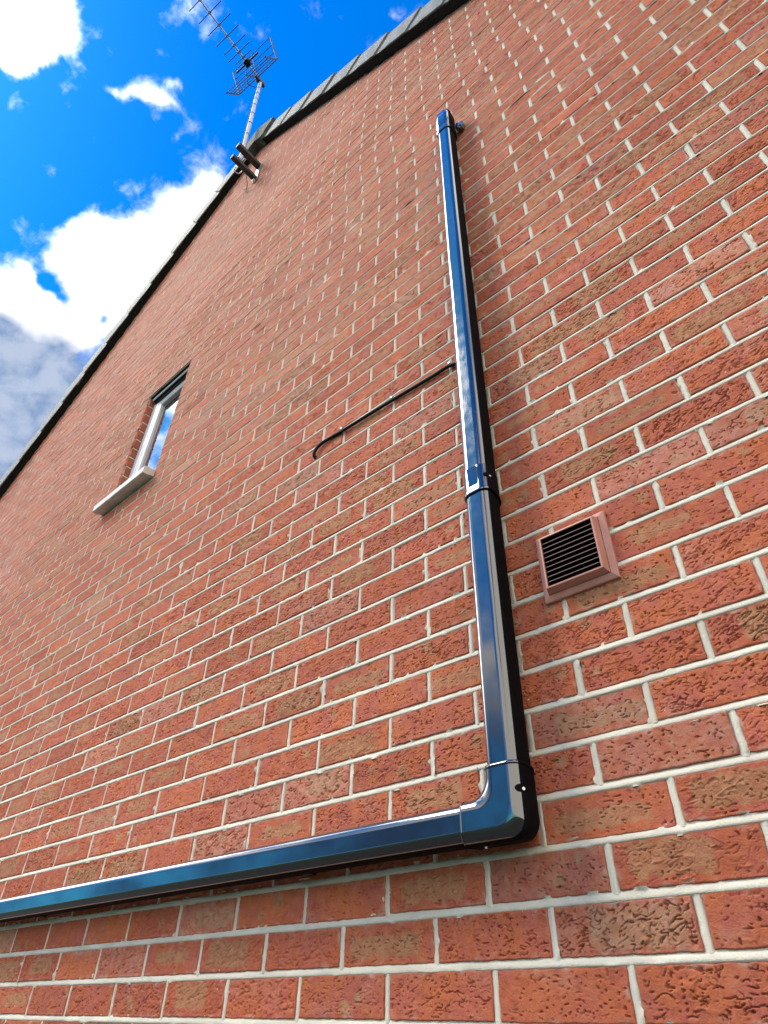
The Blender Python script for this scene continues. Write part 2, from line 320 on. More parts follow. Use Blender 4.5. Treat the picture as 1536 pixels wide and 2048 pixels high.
def build_wall():
    B = brick_list(); camp = np.array(cam.location)
    lods = {0: [], 1: [], 2: [], 3: []}
    for p, q, z, r in B:
        d = math.sqrt((min(max(camp[0], p), q) - camp[0]) ** 2 + camp[1] ** 2 + (z - camp[2]) ** 2)
        if z < camp[2] - .30 or p > 1.7: lod = 3
        else: lod = 0 if d < 1.45 else 1 if d < 2.8 else 2 if d < 4.8 else 3
        lods[lod].append((p, q, z))
    NV, NF, NC = [], [], []; off = 0
    res = {0: (146, 48), 1: (84, 29), 2: (40, 14), 3: (6, 2)}
    for lod, L in lods.items():
        if not L: continue
        L = np.array(L); n = len(L); nx, nz = res[lod]
        W = (L[:, 1] - L[:, 0])[:, None]; H = np.full((n, 1), .0640) + RNG.normal(0, .0006, (n, 1))
        e = np.array([0, 0, .0009, .0022, .0042]) if lod < 2 else np.array([0, 0, .0025])
        def coords(S, k):
            lin = np.linspace(0, 1, k)[None, :] * (S - 2 * (e[-1] + .002)) + e[-1] + .002
            return np.concatenate([np.repeat(e[None], n, 0), lin, S - np.repeat(e[None, ::-1], n, 0)], 1)
        sx, sz = coords(W, nx), coords(H, nz); ax, az = sx.shape[1], sz.shape[1]
        X = np.repeat(sx[:, :, None], az, 2); Zl = np.repeat(sz[:, None, :], ax, 1)
        Wb, Hb = W[:, :, None], H[:, :, None]
        ex = np.minimum(X, Wb - X); ez = np.minimum(Zl, Hb - Zl)
        ox = RNG.uniform(0, 900, (n, 1, 1)); oz = RNG.uniform(0, 900, (n, 1, 1))
        lx, lz = X + ox, Zl + oz
        r1, r2, r3, r4 = [RNG.uniform(0, 1, (n, 1, 1)) for _ in range(4)]
        # rounded, slightly ragged arrises
        rr = .0017
        cx, cz = np.clip(rr - ex, 0, rr), np.clip(rr - ez, 0, rr)
        y = rr - np.sqrt(np.maximum(rr * rr - np.minimum(cx * cx + cz * cz, rr * rr), 0))
        rag = gnoise(lx * 160, lz * 160) * .5 + gnoise(lx * 60, lz * 60)
        X2 = X + np.where(X < Wb / 2, 1, -1) * np.clip(1 - ex / .007, 0, 1) * (.0026 * rag + .0002)
        Z2 = Zl + np.where(Zl < Hb / 2, 1, -1) * np.clip(1 - ez / .007, 0, 1) * (.0020 * rag + .0002)
        inner = sst(np.minimum(ex, ez), .0005, .007)
        # clay folds and drag tears
        fold = 0
        if lod < 3:
            ang = (r3 - .5) * .9
            qx, qz = lx * np.cos(ang) + lz * np.sin(ang), -lx * np.sin(ang) + lz * np.cos(ang)
            wx = gnoise(qx * 38, qz * 60); wz = gnoise(qx * 38 + 71, qz * 60 + 13)
            nn = gnoise(qx * 22 + wx * .8, qz * 62 + wz * .9)
            ph = nn * 1.9 + r2; saw = ph - np.floor(ph)
            m = sst(gnoise(lx * 24 + 5, lz * 40 + 9), .06, .26)
            fold = m * (sst(saw, .55, .93) * (1 - sst(saw, .94, .995)))      # a flap of clay with a sharp lip
            def tears(fx, fz, o, w, lo, hi):
                wa = gnoise(qx * 55 + o, qz * 70 + o * 2)
                return sst(np.abs(gnoise(qx * fx + wa * .4 + o, qz * fz + wa * .55 - o)), w, w * .2) * sst(gnoise(lx * 48 + o * 3, lz * 72 + o) + .30 * (r3 - .5), lo, hi)
            crack = np.maximum(tears(18, 70, 11., .050, .14, .27), tears(36, 120, 47., .065, .12, .26))
            crack = np.maximum(crack, .6 * tears(90, 90, 83., .08, .16, .30))
            pit = sst(gnoise(lx * 165 + 3, lz * 230 + 8), .30, .44) * sst(gnoise(lx * 30 + 91, lz * 35) + .25 * (r1 - .5), -.12, .16)
            y = y + inner * (-.0019 * fold * r3 + (.0060) * crack * (.25 + .75 * r4) + .0044 * pit)
        y = y - inner * (.0013 * gnoise(lx * 22, lz * 22) + .0004 * gnoise(lx * 90, lz * 110))
        y = y + RNG.normal(0, .0006, (n, 1, 1))
        # tilt
        y = y + (X - Wb / 2) * RNG.normal(0, .004, (n, 1, 1)) + (Zl - Hb / 2) * RNG.normal(0, .008, (n, 1, 1))
        y[:, 0, :] = .013; y[:, -1, :] = .013; y[:, :, 0] = .013; y[:, :, -1] = .013
        V = np.stack([X2 + L[:, 0][:, None, None], y, Z2 + (L[:, 2][:, None, None] - Hb / 2)], -1)
        # buff kiss marks: long central patch on some bricks, small round ones on others
        dx, dz = X - Wb / 2, Zl - Hb / 2
        wob = gnoise(lx * 45 + 40, lz * 45 + 4) * .010 + gnoise(lx * 110, lz * 110 + 90) * .004
        hx = Wb * (.26 + .16 * r2); hz = .012 + .013 * r3; cxo = (r4 - .5) * .05
        qx = np.maximum(np.abs(dx - cxo) - hx + .012, 0); qz = np.maximum(np.abs(dz + (r2 - .5) * .012) - hz + .012, 0)
        longp = sst(np.sqrt(qx ** 2 + qz ** 2) - .012 + wob, .006, -.003)
        spots = 0
        for k in range(3):
            sxp = RNG.uniform(-.42, .42, (n, 1, 1)) * Wb; szp = RNG.uniform(-.018, .018, (n, 1, 1)); sr = RNG.uniform(.007, .014, (n, 1, 1)); on = RNG.uniform(0, 1, (n, 1, 1)) < .42
            spots = np.maximum(spots, on * sst(np.sqrt((dx - sxp) ** 2 * .8 + (dz - szp) ** 2) - sr + wob * .6, .004, -.002) * .9)
        kind = r1
        tan = np.where(kind < .40, longp * (.75 + .25 * r4), np.where(kind < .80, spots, .25 * longp * r3))
        pale = np.clip(sst(r4, .80, 1.) * .55 + sst(gnoise(lx * 9, lz * 16), .18, .5) * .5 * r2, 0, .8)
        smear = sst(np.minimum(ex, ez), .010, .001) * sst(gnoise(lx * 38 + 7, lz * 50), .05, .40)
        pale = np.clip(pale * .8 + .75 * smear, 0, .9)
        col = np.stack([tan, np.broadcast_to(r2, X.shape), pale, np.broadcast_to(RNG.beta(2.2, 1.6, (n, 1, 1)), X.shape)], -1)
        idx = np.arange(ax * az).reshape(ax, az)
        f = np.stack([idx[:-1, :-1], idx[1:, :-1], idx[1:, 1:], idx[:-1, 1:]], -1).reshape(-1, 4)
        F = (f[None] + (np.arange(n) * ax * az)[:, None, None]).reshape(-1, 4) + off
        NV.append(V.reshape(-1, 3)); NF.append(F); NC.append(col.reshape(-1, 4)); off += n * ax * az
    nbrick = sum(len(f) for f in NF)
    # ---- mortar: tooled bed joints and perpends
    def strip(c0, c1, along_x, fixed, step, jit=.0006):
        k = max(2, int((c1 - c0) / step) + 1); s = np.linspace(c0, c1, k)
        pr = np.array([-.0095, -.0062, -.0048, -.0018, .0018, .0056, .0095]) if along_x else np.array([-.0085, -.0055, -.0042, -.0016, .0016, .005, .0085]); dp = np.array([.0060, .0002, -.0011, -.0006, .0004, .0030, .0060]) if along_x else np.array([.0060, .0024, .0020, .0008, -.0002, .0002, .0060])
        T = np.repeat(s[:, None], 7, 1); Q = np.repeat(pr[None], k, 0) + fixed
        nz_ = gnoise(T * 55 + fixed * 37, Q * 300 + 7) * .0011 + gnoise(T * 17 + fixed * 91, Q * 60) * .0008
        Y = np.repeat(dp[None], k, 0) + nz_
        smr = .0090 * sst(gnoise(T * 40 + fixed * 53, Q * 90 + 3), .24, .46)
        Y[:, [0, 6]] -= smr[:, [0, 6]]; Y[:, [1, 5]] -= smr[:, [1, 5]] * .22
        V = np.stack([T, Y, Q] if along_x else [Q, Y, T], -1).reshape(-1, 3)
        idx = np.arange(k * 7).reshape(k, 7)
        f = np.stack([idx[:-1, :-1], idx[1:, :-1], idx[1:, 1:], idx[:-1, 1:]], -1).reshape(-1, 4)
        return V, (f if along_x else f[:, ::-1])
    MV, MF = [], []; mo = off
    def addm(V, f):
        nonlocal mo
        MV.append(V); MF.append(f + mo); mo += len(V)
    rows = sorted(set(b[3] for b in B))
    for r in rows + [rows[-1] + 1]:
        z = r * PITCH_Z + Z0
        xs = [x for x in (XL, XR)]
        a = max(XL, (z - ZL) / SL - .1) if z > EAVE else XL; b = min(XR, (z - ZR) / SR + .1) if z > EAVE else XR
        if b - a < .05: continue
        segs = [(a, b)] if not (WZ0 + .01 < z < WZ1 - .01) else [(a, WX0), (WX1, b)]
        st = .006 if -.3 < z - Z0 < 1.2 else .02 if z - Z0 < 2.6 else .06
        if z < 1.0: st = .1
        for p, q in segs: addm(*strip(p, q, True, z, st))
    byrow = {}
    for p, q, z, r in B: byrow.setdefault(r, []).append((p, q))
    for r, L in byrow.items():
        L.sort(); zc = (r + .5) * PITCH_Z + Z0
        for (a, b), (c, d) in zip(L, L[1:]):
            if 0 < c - b < .03:
                x = (b + c) / 2; st = .006 if -.3 < zc - Z0 < 1.3 else .02
                addm(*strip(zc - .036, zc + .036, False, x, st))
    def poly(pts):
        V = np.array([(x, .0075, z) for x, z in pts]); addm(V, np.array([[0, 1, 2, 3]]))
    apx = [(XL, 0), (WX0, 0), (WX0, roofz(WX0)), (XL, roofz(XL))]; poly(apx)
    poly([(WX0, 0), (WX1, 0), (WX1, WZ0), (WX0, WZ0)]); poly([(WX0, WZ1), (WX1, WZ1), (WX1, roofz(WX1)), (WX0, roofz(WX0))])
    poly([(WX1, 0), (XR, 0), (XR, roofz(XR)), (WX1, roofz(WX1))])
    V = np.concatenate(NV + MV); F = np.concatenate(NF + MF)
    col = np.concatenate(NC + [np.zeros((len(V) - off, 4))])
    me = bpy.data.meshes.new('gable_wall')
    me.vertices.add(len(V)); me.vertices.foreach_set('co', V.astype(np.float32).ravel())
    me.loops.add(F.size); me.loops.foreach_set('vertex_index', F.astype(np.int32).ravel())
    me.polygons.add(len(F)); me.polygons.foreach_set('loop_start', np.arange(0, F.size, 4, dtype=np.int32))
    mi = np.ones(len(F), np.int32); mi[:nbrick] = 0
    me.materials.append(BRICK); me.materials.append(MORTAR)
    me.update(calc_edges=True); me.validate()
    me.polygons.foreach_set('material_index', mi); me.polygons.foreach_set('use_smooth', np.ones(len(F), bool))
    at = me.attributes.new('bc', 'FLOAT_COLOR', 'POINT'); at.data.foreach_set('color', col.astype(np.float32).ravel())
    me.update()
    o = bpy.data.objects.new('gable_wall', me); C.objects.link(o)
    return o
wall = place(build_wall(), house)

# ---- window reveals: bricks returning into the opening
rv = MB()
for side in (-1, 1):
    xf = WX0 if side < 0 else WX1
    rv.add([(xf + side * .004, .010, WZ0 - .01), (xf + side * .004, .30, WZ0 - .01), (xf + side * .004, .30, WZ1 + .01), (xf + side * .004, .010, WZ1 + .01)], [(0, 1, 2, 3)], 1)
    for k in range(13):
        z = WZ0 + (k + .5) * PITCH_Z
        x0, x1 = sorted((xf, xf + side * .05)); rv.box((x0, .0135, z - .033), (x1, .29, z + .033), 0, .003)
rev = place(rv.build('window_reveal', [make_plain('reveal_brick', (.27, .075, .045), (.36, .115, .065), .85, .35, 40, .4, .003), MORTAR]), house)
lt = MB(); lt.box((WX0 - .14, .004, WZ1 - .002), (WX1 + .14, .29, WZ1 + .004), 0); lt.box((WX0 - .002, -.004, WZ1 - .006), (WX1 + .002, .006, WZ1 + .001), 0)
place(lt.build('lintel', LINTEL), house)

# ---- window
wr = .044                                     # frame set back from the brick face
w0, w1, h0, h1 = WX0 + .003, WX1 - .003, WZ0 + .045, WZ1 - .006
def rect_frame(mb, x0, x1, z0, z1, wd, ya, yb, mi=0, bev=.004, wtop=None):
    wt_ = wtop or wd
    mb.box((x0, ya, z0), (x0 + wd, yb, z1), mi, bev); mb.box((x1 - wd, ya, z0), (x1, yb, z1), mi, bev)
    mb.box((x0 + wd - .001, ya + .001, z1 - wt_), (x1 - wd + .001, yb, z1), mi, bev); mb.box((x0 + wd - .001, ya + .001, z0), (x1 - wd + .001, yb, z0 + wd), mi, bev)
m = MB(); rect_frame(m, w0, w1, h0, h1, .055, wr, wr + .07)
win = place(m.build('window', UPVC), house)
def sub(mb, name, mats, par): 
    o = mb.build(name, mats); place(o, par); return o
m = MB(); rect_frame(m, w0 + .058, w1 - .058, h0 + .058, h1 - .058, .018, wr + .002, wr + .06, 0, .003); rect_frame(m, w0 + .0755, w1 - .0755, h0 + .0755, h1 - .0755, .012, wr + .006, wr + .055, 0, .005)
sub(m, 'sash', UPVC, win)
m = MB(); rect_frame(m, w0 + .0535, w1 - .0535, h0 + .0535, h1 - .0535, .006, wr + .0035, wr + .05, 0, .001); sub(m, 'gasket', GASKET_SHADE, win)
m = MB(); m.box((w0 + .087, wr + .022, h0 + .087), (w1 - .087, wr + .028, h1 - .087)); sub(m, 'glass_pane', GLASS, win)
m = MB(); m.box((w0 + .012, wr - .026, h1 - .030), (w1 - .012, wr - .020, h1 - .012), 0, .002); m.box((w0 + .014, wr - .0205, h1 - .034), (w1 - .014, wr + .003, h1 - .014), 1, .002); m.box((w0 + .02, wr - .008, h1 - .052), (w1 - .02, wr + .002, h1 - .033), 1, .002); sub(m, 'trickle_vent', [UPVC, GASKET_SHADE], win)  # black underside and strip paint the shade below the vent
m = MB()
prof = [(-.060, WZ0 + .012), (-.060, WZ0 + .050), (-.052, WZ0 + .056), (.06, WZ0 + .066), (.06, WZ0 + .020), (-.02, WZ0 + .016), (-.026, WZ0 + .010), (-.054, WZ0 + .008)]
sx0, sx1 = -2.532, -2.016
m.loft([[(x, y, z) for y, z in prof] for x in (sx0, sx1)], 0, True, True, False)
sub(m, 'sill', UPVCD, win)

# ---- roof: two slopes of lapped tiles, dry verge units, ridge
def slope_frame(side):
    s = SL if side < 0 else SR
    d = Vector((-1, 0, -s) if side < 0 else (1, 0, s)).normalized()      # down the slope
    n = Vector((-d.z, 0, d.x)) if side > 0 else Vector((d.z, 0, -d.x))
    if n.z < 0: n = -n
    return d, n
A0 = Vector((AX, 0, AZ))
for side in (-1, 1):
    d, n = slope_frame(side)
    Ls = (A0 - Vector((XL if side < 0 else XR, 0, EAVE))).length + .35
    m = MB()
    k = 0
    while k * .352 < Ls:
        s0, s1 = k * .352, min(k * .352 + .40, Ls + .05)
        for yy0, yy1 in ((-.03, 4.0), (4.0, 8.03)):
            pts = []
            for (s, lo) in ((s0, .125), (s1, .150)):
                for y in (yy0, yy1): pts.append(A0 + d * s + n * lo + Vector((0, y, 0))); pts.append(A0 + d * s + n * (lo + .02) + Vector((0, y, 0)))
            m.add(pts, [(0, 2, 6, 4), (1, 5, 7, 3), (0, 4, 5, 1), (2, 3, 7, 6), (0, 1, 3, 2), (4, 6, 7, 5)])
        k += 1
    pts = [A0 + d * s + n * h + Vector((0, y, 0)) for s in (.02, Ls) for h in (.05, .12) for y in (.03, 7.97)]
    m.add(pts, [(0, 1, 3, 2), (4, 6, 7, 5), (0, 4, 5, 1), (2, 3, 7, 6), (0, 2, 6, 4), (1, 5, 7, 3)])
    roof = place(m.build('roof_slope', TILE), house)
# one dry verge unit, local axes: s down the slope, n up from the slope, y out from the wall
def verge_mesh(side):
    d, n = slope_frame(side); m = MB()
    def P(s, h, y): return d * s + n * h + Vector((0, -y, 0))
    # stations down the unit: (s, bottom, top, outward)
    ST = [(-.035, .000, .196, .058), (.0, -.002, .200, .060), (.035, -.004, .201, .0605), (.05, -.012, .203, .063), (.13, -.013, .206, .065), (.15, -.004, .208, .066), (.335, -.008, .214, .071), (.352, -.009, .215, .072)]
    rings = []
    for s, lo, hi, o in ST:
        rings.append([P(s, lo + .004, .045), P(s, lo + .001, o - .006), P(s, lo + .002, o - .002), P(s, lo + .010, o), P(s, hi - .012, o), P(s, hi - .003, o - .004), P(s, hi, o - .012), P(s, hi + .002, -.04), P(s, hi - .012, -.04), P(s, hi - .014, o - .016), P(s, lo + .018, o - .014), P(s, lo + .018, .045)])
    m.loft(rings, 0, True, True, False)
    me = m.build('verge_cap', VERGE); return me
for side in (-1, 1):
    d, n = slope_frame(side); first = None
    Ls = (A0 - Vector((XL if side < 0 else XR, 0, EAVE))).length + .3
    s = .14 if side > 0 else .20
    k = 0
    while s + k * .352 < Ls:
        o = verge_mesh(side) if first is None else first.copy()
        if first is None: first = o
        else: C.objects.link(o)
        o.parent = house; o.location = A0 + d * (s + k * .352) + Vector((random.gauss(0, .001), random.gauss(0, .0015), random.gauss(0, .0015))) - house.location
        k += 1
for side in (-1, 1):                       # board under the verge units, its near-black colour standing in for shade
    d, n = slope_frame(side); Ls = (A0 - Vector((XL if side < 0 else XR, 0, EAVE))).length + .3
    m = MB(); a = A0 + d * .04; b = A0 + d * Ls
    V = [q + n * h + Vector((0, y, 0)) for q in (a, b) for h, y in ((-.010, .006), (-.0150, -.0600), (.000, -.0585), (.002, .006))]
    m.loft([V[:4], V[4:]], 0, True, True, False); place(m.build('verge_underside_shade', UNDER), house)
# ridge end cap and ridge tiles
def vee(y0, y1, arm, lo, hi):
    dl, nl = slope_frame(-1); dr, nr = slope_frame(1)
    top = A0 + Vector((0, 0, hi * 1.25)); low = A0 + Vector((0, 0, lo * 1.25))
    ring = [low, low + dl * arm, low + dl * (arm + .0) + nl * (hi - lo), top, low + dr * arm + nr * (hi - lo), low + dr * arm]
    return [[p + Vector((0, y, 0)) for p in ring] for y in (y0, y1)]
m = MB(); m.loft(vee(-.085, .05, .13, -.02, .225), 0, True, True, False)
place(m.build('ridge_end_cap', LICHEN), house)
y = .051
ridge0 = None
while y < 8:
    if ridge0 is None:
        m = MB(); m.loft(vee(y, y + .44, .17, .16, .24), 0, True, True, False); ridge0 = place(m.build('ridge_tile', TILE), house); o = ridge0
    else:
        o = ridge0.copy(); C.objects.link(o); o.location = Vector((0, y - .051, 0))
    y += .45
# remaining walls
for nm, pts in (('rear_wall', [(XL, 8, 0), (XR, 8, 0), (XR, 8, EAVE), (AX, 8, AZ), (XL, 8, EAVE)]), ('side_wall', [(XL, .012, 0), (XL, 8, 0), (XL, 8, EAVE), (XL, .012, EAVE)]), ('side_wall', [(XR, .012, 0), (XR, 8, 0), (XR, 8, EAVE), (XR, .012, EAVE)])):
    m = MB(); m.add(pts, [tuple(range(len(pts)))]); place(m.build(nm, PLAINB), house)

# ------------------------------------------------------------------ black square drainpipe
HB, CR = .0325, .0185                      # half width and corner radius
def prof_pts(k=1.0, seg=6):
    h, r = HB * k, CR * k; out = []
    for cx, cy, a0 in ((h - r, h - r, 0), (-(h - r), h - r, 90), (-(h - r), -(h - r), 180), (h - r, -(h - r), 270)):
        for i in range(-1, seg + 2):
            a = math.radians(a0 + 90 * min(max(i, 0), seg) / seg); rr = r * (1.0 - (.030 if 0 < i < seg else 0))
            px, py = cx + rr * math.cos(a), cy + rr * math.sin(a)
            e = .0013 if i < 0 else -.0013 if i > seg else 0
            t0 = math.radians(a0 if i < 0 else a0 + 90)
            if e: px += abs(e) * math.sin(t0) * (1 if i < 0 else -1); py -= abs(e) * math.cos(t0) * (1 if i < 0 else -1)
            if py < 0: py *= 1.32; px *= 1 - .20 * min(1, -py / h)
            out.append((px, py))
    return out                              # (across, outwards)
NPF = 9 * 4
def flank(j): return not (3 <= j <= 16)      # quads of the sides and back: darker, duller copy that reads as shaded
def loft_pipe(mb, rings):
    n = NPF
    for lo, mi in ((True, 1), (False, 0)):
        fs = [(i * n + j, i * n + (j + 1) % n, (i + 1) * n + (j + 1) % n, (i + 1) * n + j) for i in range(len(rings) - 1) for j in range(n) if flank(j) == lo]
        if lo: mb.add([p for r in rings for p in r], fs, mi, True); base = len(mb.v) - len(rings) * n
        else:
            mb.f += [tuple(i + base for i in f) for f in fs]; mb.m += [0] * len(fs); mb.sm += [True] * len(fs)
    mb.f += [tuple(range(base, base + n))[::-1], tuple(range(base + (len(rings) - 1) * n, base + len(rings) * n))]; mb.m += [1, 1]; mb.sm += [False, False]
PIPES = [PIPE, PIPE_SHADE]
YC = -.0525                                 # pipe axis
pipe = thing('drainpipe', 'glossy black square drainpipe with one bend, fixed to the red brick wall', 'drainpipe', (-.013, YC, .19 + Z0))
def vx(z): return -.0165 + .0026 * (z - Z0 - .3)        # the upright leans very slightly
def vring(z, k=1.0, ox=0., oy=0.): return [(vx(z) + a * k + ox, YC - b * k + oy, z) for a, b in prof_pts()]
def ring_loft(mb, zs, mi=0):
    loft_pipe(mb, [vring(z, k) for z, k in zs])
def autosmooth(o, ang=40):
    b = bmesh.new(); b.from_mesh(o.data)
    for e in b.edges:
        if len(e.link_faces) == 2 and e.calc_face_angle(0) > math.radians(ang): e.smooth = False
    b.to_mesh(o.data); b.free(); return o
zJ0, zJ1, zTop, zE = .868 + Z0, .945 + Z0, 2.92 + Z0, .268 + Z0
m = MB(); ring_loft(m, [(zJ1 - .02, 1.0), (zTop, 1.0)]); autosmooth(place(m.build('upright_pipe', PIPES), pipe), 25)
m = MB(); ring_loft(m, [(zE - .03, 1.0), (zJ0 + .02, 1.0)]); autosmooth(place(m.build('upright_pipe', PIPES), pipe), 25)
# joint socket with raised front tab, slot and screw
m = MB(); ring_loft(m, [(zJ0, 1.02), (zJ0, 1.125), (zJ0 + .006, 1.135), (zJ0 + .012, 1.085), (zJ1 - .004, 1.075), (zJ1, 1.06), (zJ1, 1.0)])
fx = vx(zJ0)
m.loft([[(fx - .013, YC - HB * 1.05, zJ0 + .016), (fx + .0135, YC - HB * 1.05, zJ0 + .016), (fx + .0135, YC - HB * 1.05, zJ1 - .005), (fx - .013, YC - HB * 1.05, zJ1 - .005)],
        [(fx - .012, YC - HB * 1.08 - .0010, zJ0 + .022), (fx + .0125, YC - HB * 1.08 - .0010, zJ0 + .022), (fx + .0125, YC - HB * 1.08 - .0055, zJ1 - .006), (fx - .012, YC - HB * 1.08 - .0055, zJ1 - .006)]], 0, True, True, False)
sock = autosmooth(place(m.build('pipe_socket', PIPES), pipe), 30)
def slot(mb, cx, cy, cz, ang, w, h, mi=0):
    c = Vector((cx, cy, cz)); nrm = Vector((math.sin(ang), -math.cos(ang), 0)); t = Vector((math.cos(ang), math.sin(ang), 0)); u = Vector((0, 0, 1))
    ring = [c + t * (w * math.cos(a)) + u * (h * math.sin(a)) for a in [2 * math.pi * i / 20 for i in range(20)]]
    mb.loft([[p + nrm * .0006 for p in ring], [p - nrm * .004 for p in ring]], mi, True, True, False)
def side_pt(z, deg, k):     # a point and facing on the outside of the right-hand corner
    a = math.radians(deg); h, r = (HB - CR) * k, CR * k
    return vx(z) + h + r * math.cos(a), YC - h - r * math.sin(a)
px_, py_ = side_pt(0, 30, 1.085)
zs = (zJ0 + zJ1) / 2 + .004; px_, py_ = side_pt(zs, 28, 1.085)
m = MB(); slot(m, px_, py_, zs, math.radians(62), .0095, .005); sub(m, 'screw_slot', HOLE, sock)
m = MB(); slot(m, px_ + .004, py_ + .005, zs - .004, math.radians(62), .0024, .0024); sub(m, 'screw', NAIL, sock)
# bend: inside corner a fillet, outside corner nearly square
zH = .1895 + Z0                              # axis of the horizontal run
def elbow_rings(k):
    h = HB * k; xi, xo = vx(zE) - h, vx(zE) + h; zi, zo = zH + h, zH - h
    ri, ro = .036, .026; st = []
    for z in (zE, zE - .012): st.append(((xi, z), (xo, z)))
    zi_a = zi + ri
    st[-1] = ((xi, max(zi_a, zE - .03)), (xo, zH + .010))
    NA = 10
    for i in range(NA + 1):
        a = math.radians(90 * i / NA)
        I = (xi - ri + ri * math.cos(a), zi + ri - ri * math.sin(a))
        O = (xo - ro + ro * math.cos(a), zo + ro - ro * math.sin(a))
        st.append((I, O))
    st.append(((-.0985, zi), (-.0985, zo)))
    rings = []
    for I, O in st:
        r = []
        for a, b in prof_pts():
            f = (a / HB + 1) / 2
            r.append((I[0] + (O[0] - I[0]) * f, YC - b * k, I[1] + (O[1] - I[1]) * f))
        rings.append(r)
    return rings
m = MB(); loft_pipe(m, elbow_rings(1.11))
bend = autosmooth(place(m.build('pipe_bend', PIPES), pipe), 25)
m = MB(); ring_loft(m, [(zE - .003, 1.0), (zE - .003, 1.13), (zE + .003, 1.13), (zE + .003, 1.0)])
sub(m, 'bend_rim', PIPES, bend); m = MB()
hr = lambda x, k: [(x, YC - b * k, zH - a * k) for a, b in prof_pts()]
loft_pipe(m, [hr(-.0975, 1.0), hr(-.0975, 1.13), hr(-.1005, 1.13), hr(-.1005, 1.0)])
sub(m, 'bend_rim', PIPES, bend)
zs = .2265 + Z0; px_, py_ = side_pt(zs, 33, 1.11)
m = MB(); slot(m, px_, py_, zs, math.radians(57), .009, .006); m2 = MB(); slot(m2, px_ + .0035, py_ + .004, zs - .001, math.radians(57), .0026, .0026)
sub(m, 'screw_slot', HOLE, bend); sub(m2, 'screw', NAIL, bend)
m = MB(); m.tube([(-.0706, YC - .008, zH - HB * 1.11 - .0025), (-.0706, YC - .008, zH - HB + .002)], .0028, 10); sub(m, 'screw', NAIL, bend)
m = MB(); loft_pipe(m, [hr(-.095, 1.0), hr(-3.6, 1.0)]); autosmooth(place(m.build('horizontal_pipe', PIPES), pipe), 25)
# top cap with ribs and fixing lug
m = MB(); z = zTop
ring_loft(m, [(z - .030, 1.0), (z - .030, 1.10), (z - .027, 1.13), (z - .008, 1.13), (z - .005, 1.09), (z + .014, 1.09), (z + .017, 1.13), (z + .150, 1.12), (z + .156, 1.08), (z + .158, .9)])
m.box((vx(z) - .014, YC - HB * 1.13 - .0012, z + .050), (vx(z) + .0135, YC - HB * 1.09, z + .062), 0, .002); m.box((vx(z) - .014, YC - HB * 1.13 - .0012, z + .024), (vx(z) + .0135, YC - HB * 1.09, z + .034), 0, .002)
cap = autosmooth(place(m.build('end_cap', PIPES), pipe), 30)
m = MB(); x = vx(z)
m.box((x + HB, -.030, z + .035), (x + HB + .018, -.004, z + .085), 0, .006)
pts = [(x + HB + .020 + .016 * math.cos(a), z + .06 + .030 * math.sin(a)) for a in [2 * math.pi * i / 18 for i in range(18)]]
m.loft([[(a, -.022, b) for a, b in pts], [(a, -.003, b) for a, b in pts]], 0, True, True, False)
lug = sub(m, 'fixing_lug', PIPE, cap)
m = MB(); pts = [(x + HB + .022 + .007 * math.cos(a), z + .06 + .009 * math.sin(a)) for a in [2 * math.pi * i / 14 for i in range(14)]]
m.loft([[(a, -.026, b) for a, b in pts], [(a, -.0215, b) for a, b in pts]], 0, True, True, False); sub(m, 'screw', STEEL, cap)
# stand-off brackets behind the runs, as the pipe stands 2 cm off the wall
for x_ in (-.55, -1.75, -3.0):
    m = MB(); m.box((x_ - .012, -.0215, zH - .025), (x_ + .012, .004, zH + .025), 0, .003); place(m.build('pipe_bracket', PIPE), pipe)
for z_ in (.62 + Z0, 1.95 + Z0):
    m = MB(); m.box((vx(z_) - .020, -.0215, z_ - .012), (vx(z_) + .008, .004, z_ + .012), 0, .003); place(m.build('pipe_bracket', PIPE), pipe)

# ------------------------------------------------------------------ terracotta wall vent
vt = thing('air_vent', 'square terracotta plastic louvred vent on the brick wall right of the drainpipe', 'vent', (.1535, 0, .6565 + Z0))
vx0, vx1, vz0, vz1 = .0755, .2315, .578 + Z0, .7355 + Z0
def frustum_frame(mb, o, i, yo, yi, mi=0):      # sloping picture-frame border
    O = [(o[0], yo, o[2]), (o[1], yo, o[2]), (o[1], yo, o[3]), (o[0], yo, o[3])]; I = [(i[0], yi, i[2]), (i[1], yi, i[2]), (i[1], yi, i[3]), (i[0], yi, i[3])]
    mb.add(O + I, [(k, (k + 1) % 4, 4 + (k + 1) % 4, 4 + k) for k in range(4)], mi)
m = MB()
o_ = (vx0, vx1, vz0, vz1); i_ = (vx0 + .0120, vx1 - .0120, vz0 + .0120, vz1 - .0120)
def ins(r, d): return (r[0] + d, r[1] - d, r[2] + d, r[3] - d)
frustum_frame(m, o_, o_, .004, -.006); frustum_frame(m, o_, ins(o_, .0015), -.006, -.0075); frustum_frame(m, ins(o_, .0015), i_, -.0075, -.0115); frustum_frame(m, i_, i_, -.0115, .004)
place(m.build('flange', VENT), vt)
m = MB(); i2 = ins(i_, .001)
frustum_frame(m, i2, ins(i2, .0052), -.0105, -.0285); frustum_frame(m, ins(i2, .0052), ins(i2, .0085), -.0285, -.0290); frustum_frame(m, ins(i2, .0085), ins(i2, .0088), -.0290, -.026); frustum_frame(m, ins(i2, .0088), ins(i2, .0088), -.026, -.002, 1)
place(m.build('hood', [VENT, VENT_SHADE]), vt)
i3 = ins(i2, .0088)
m = MB(); m.add([(i3[0], -.002, i3[2]), (i3[1], -.002, i3[2]), (i3[1], -.002, i3[3]), (i3[0], -.002, i3[3])], [(0, 1, 2, 3)]); place(m.build('vent_backing_shade', VENT_SHADE), vt)
m = MB(); nsl = 10
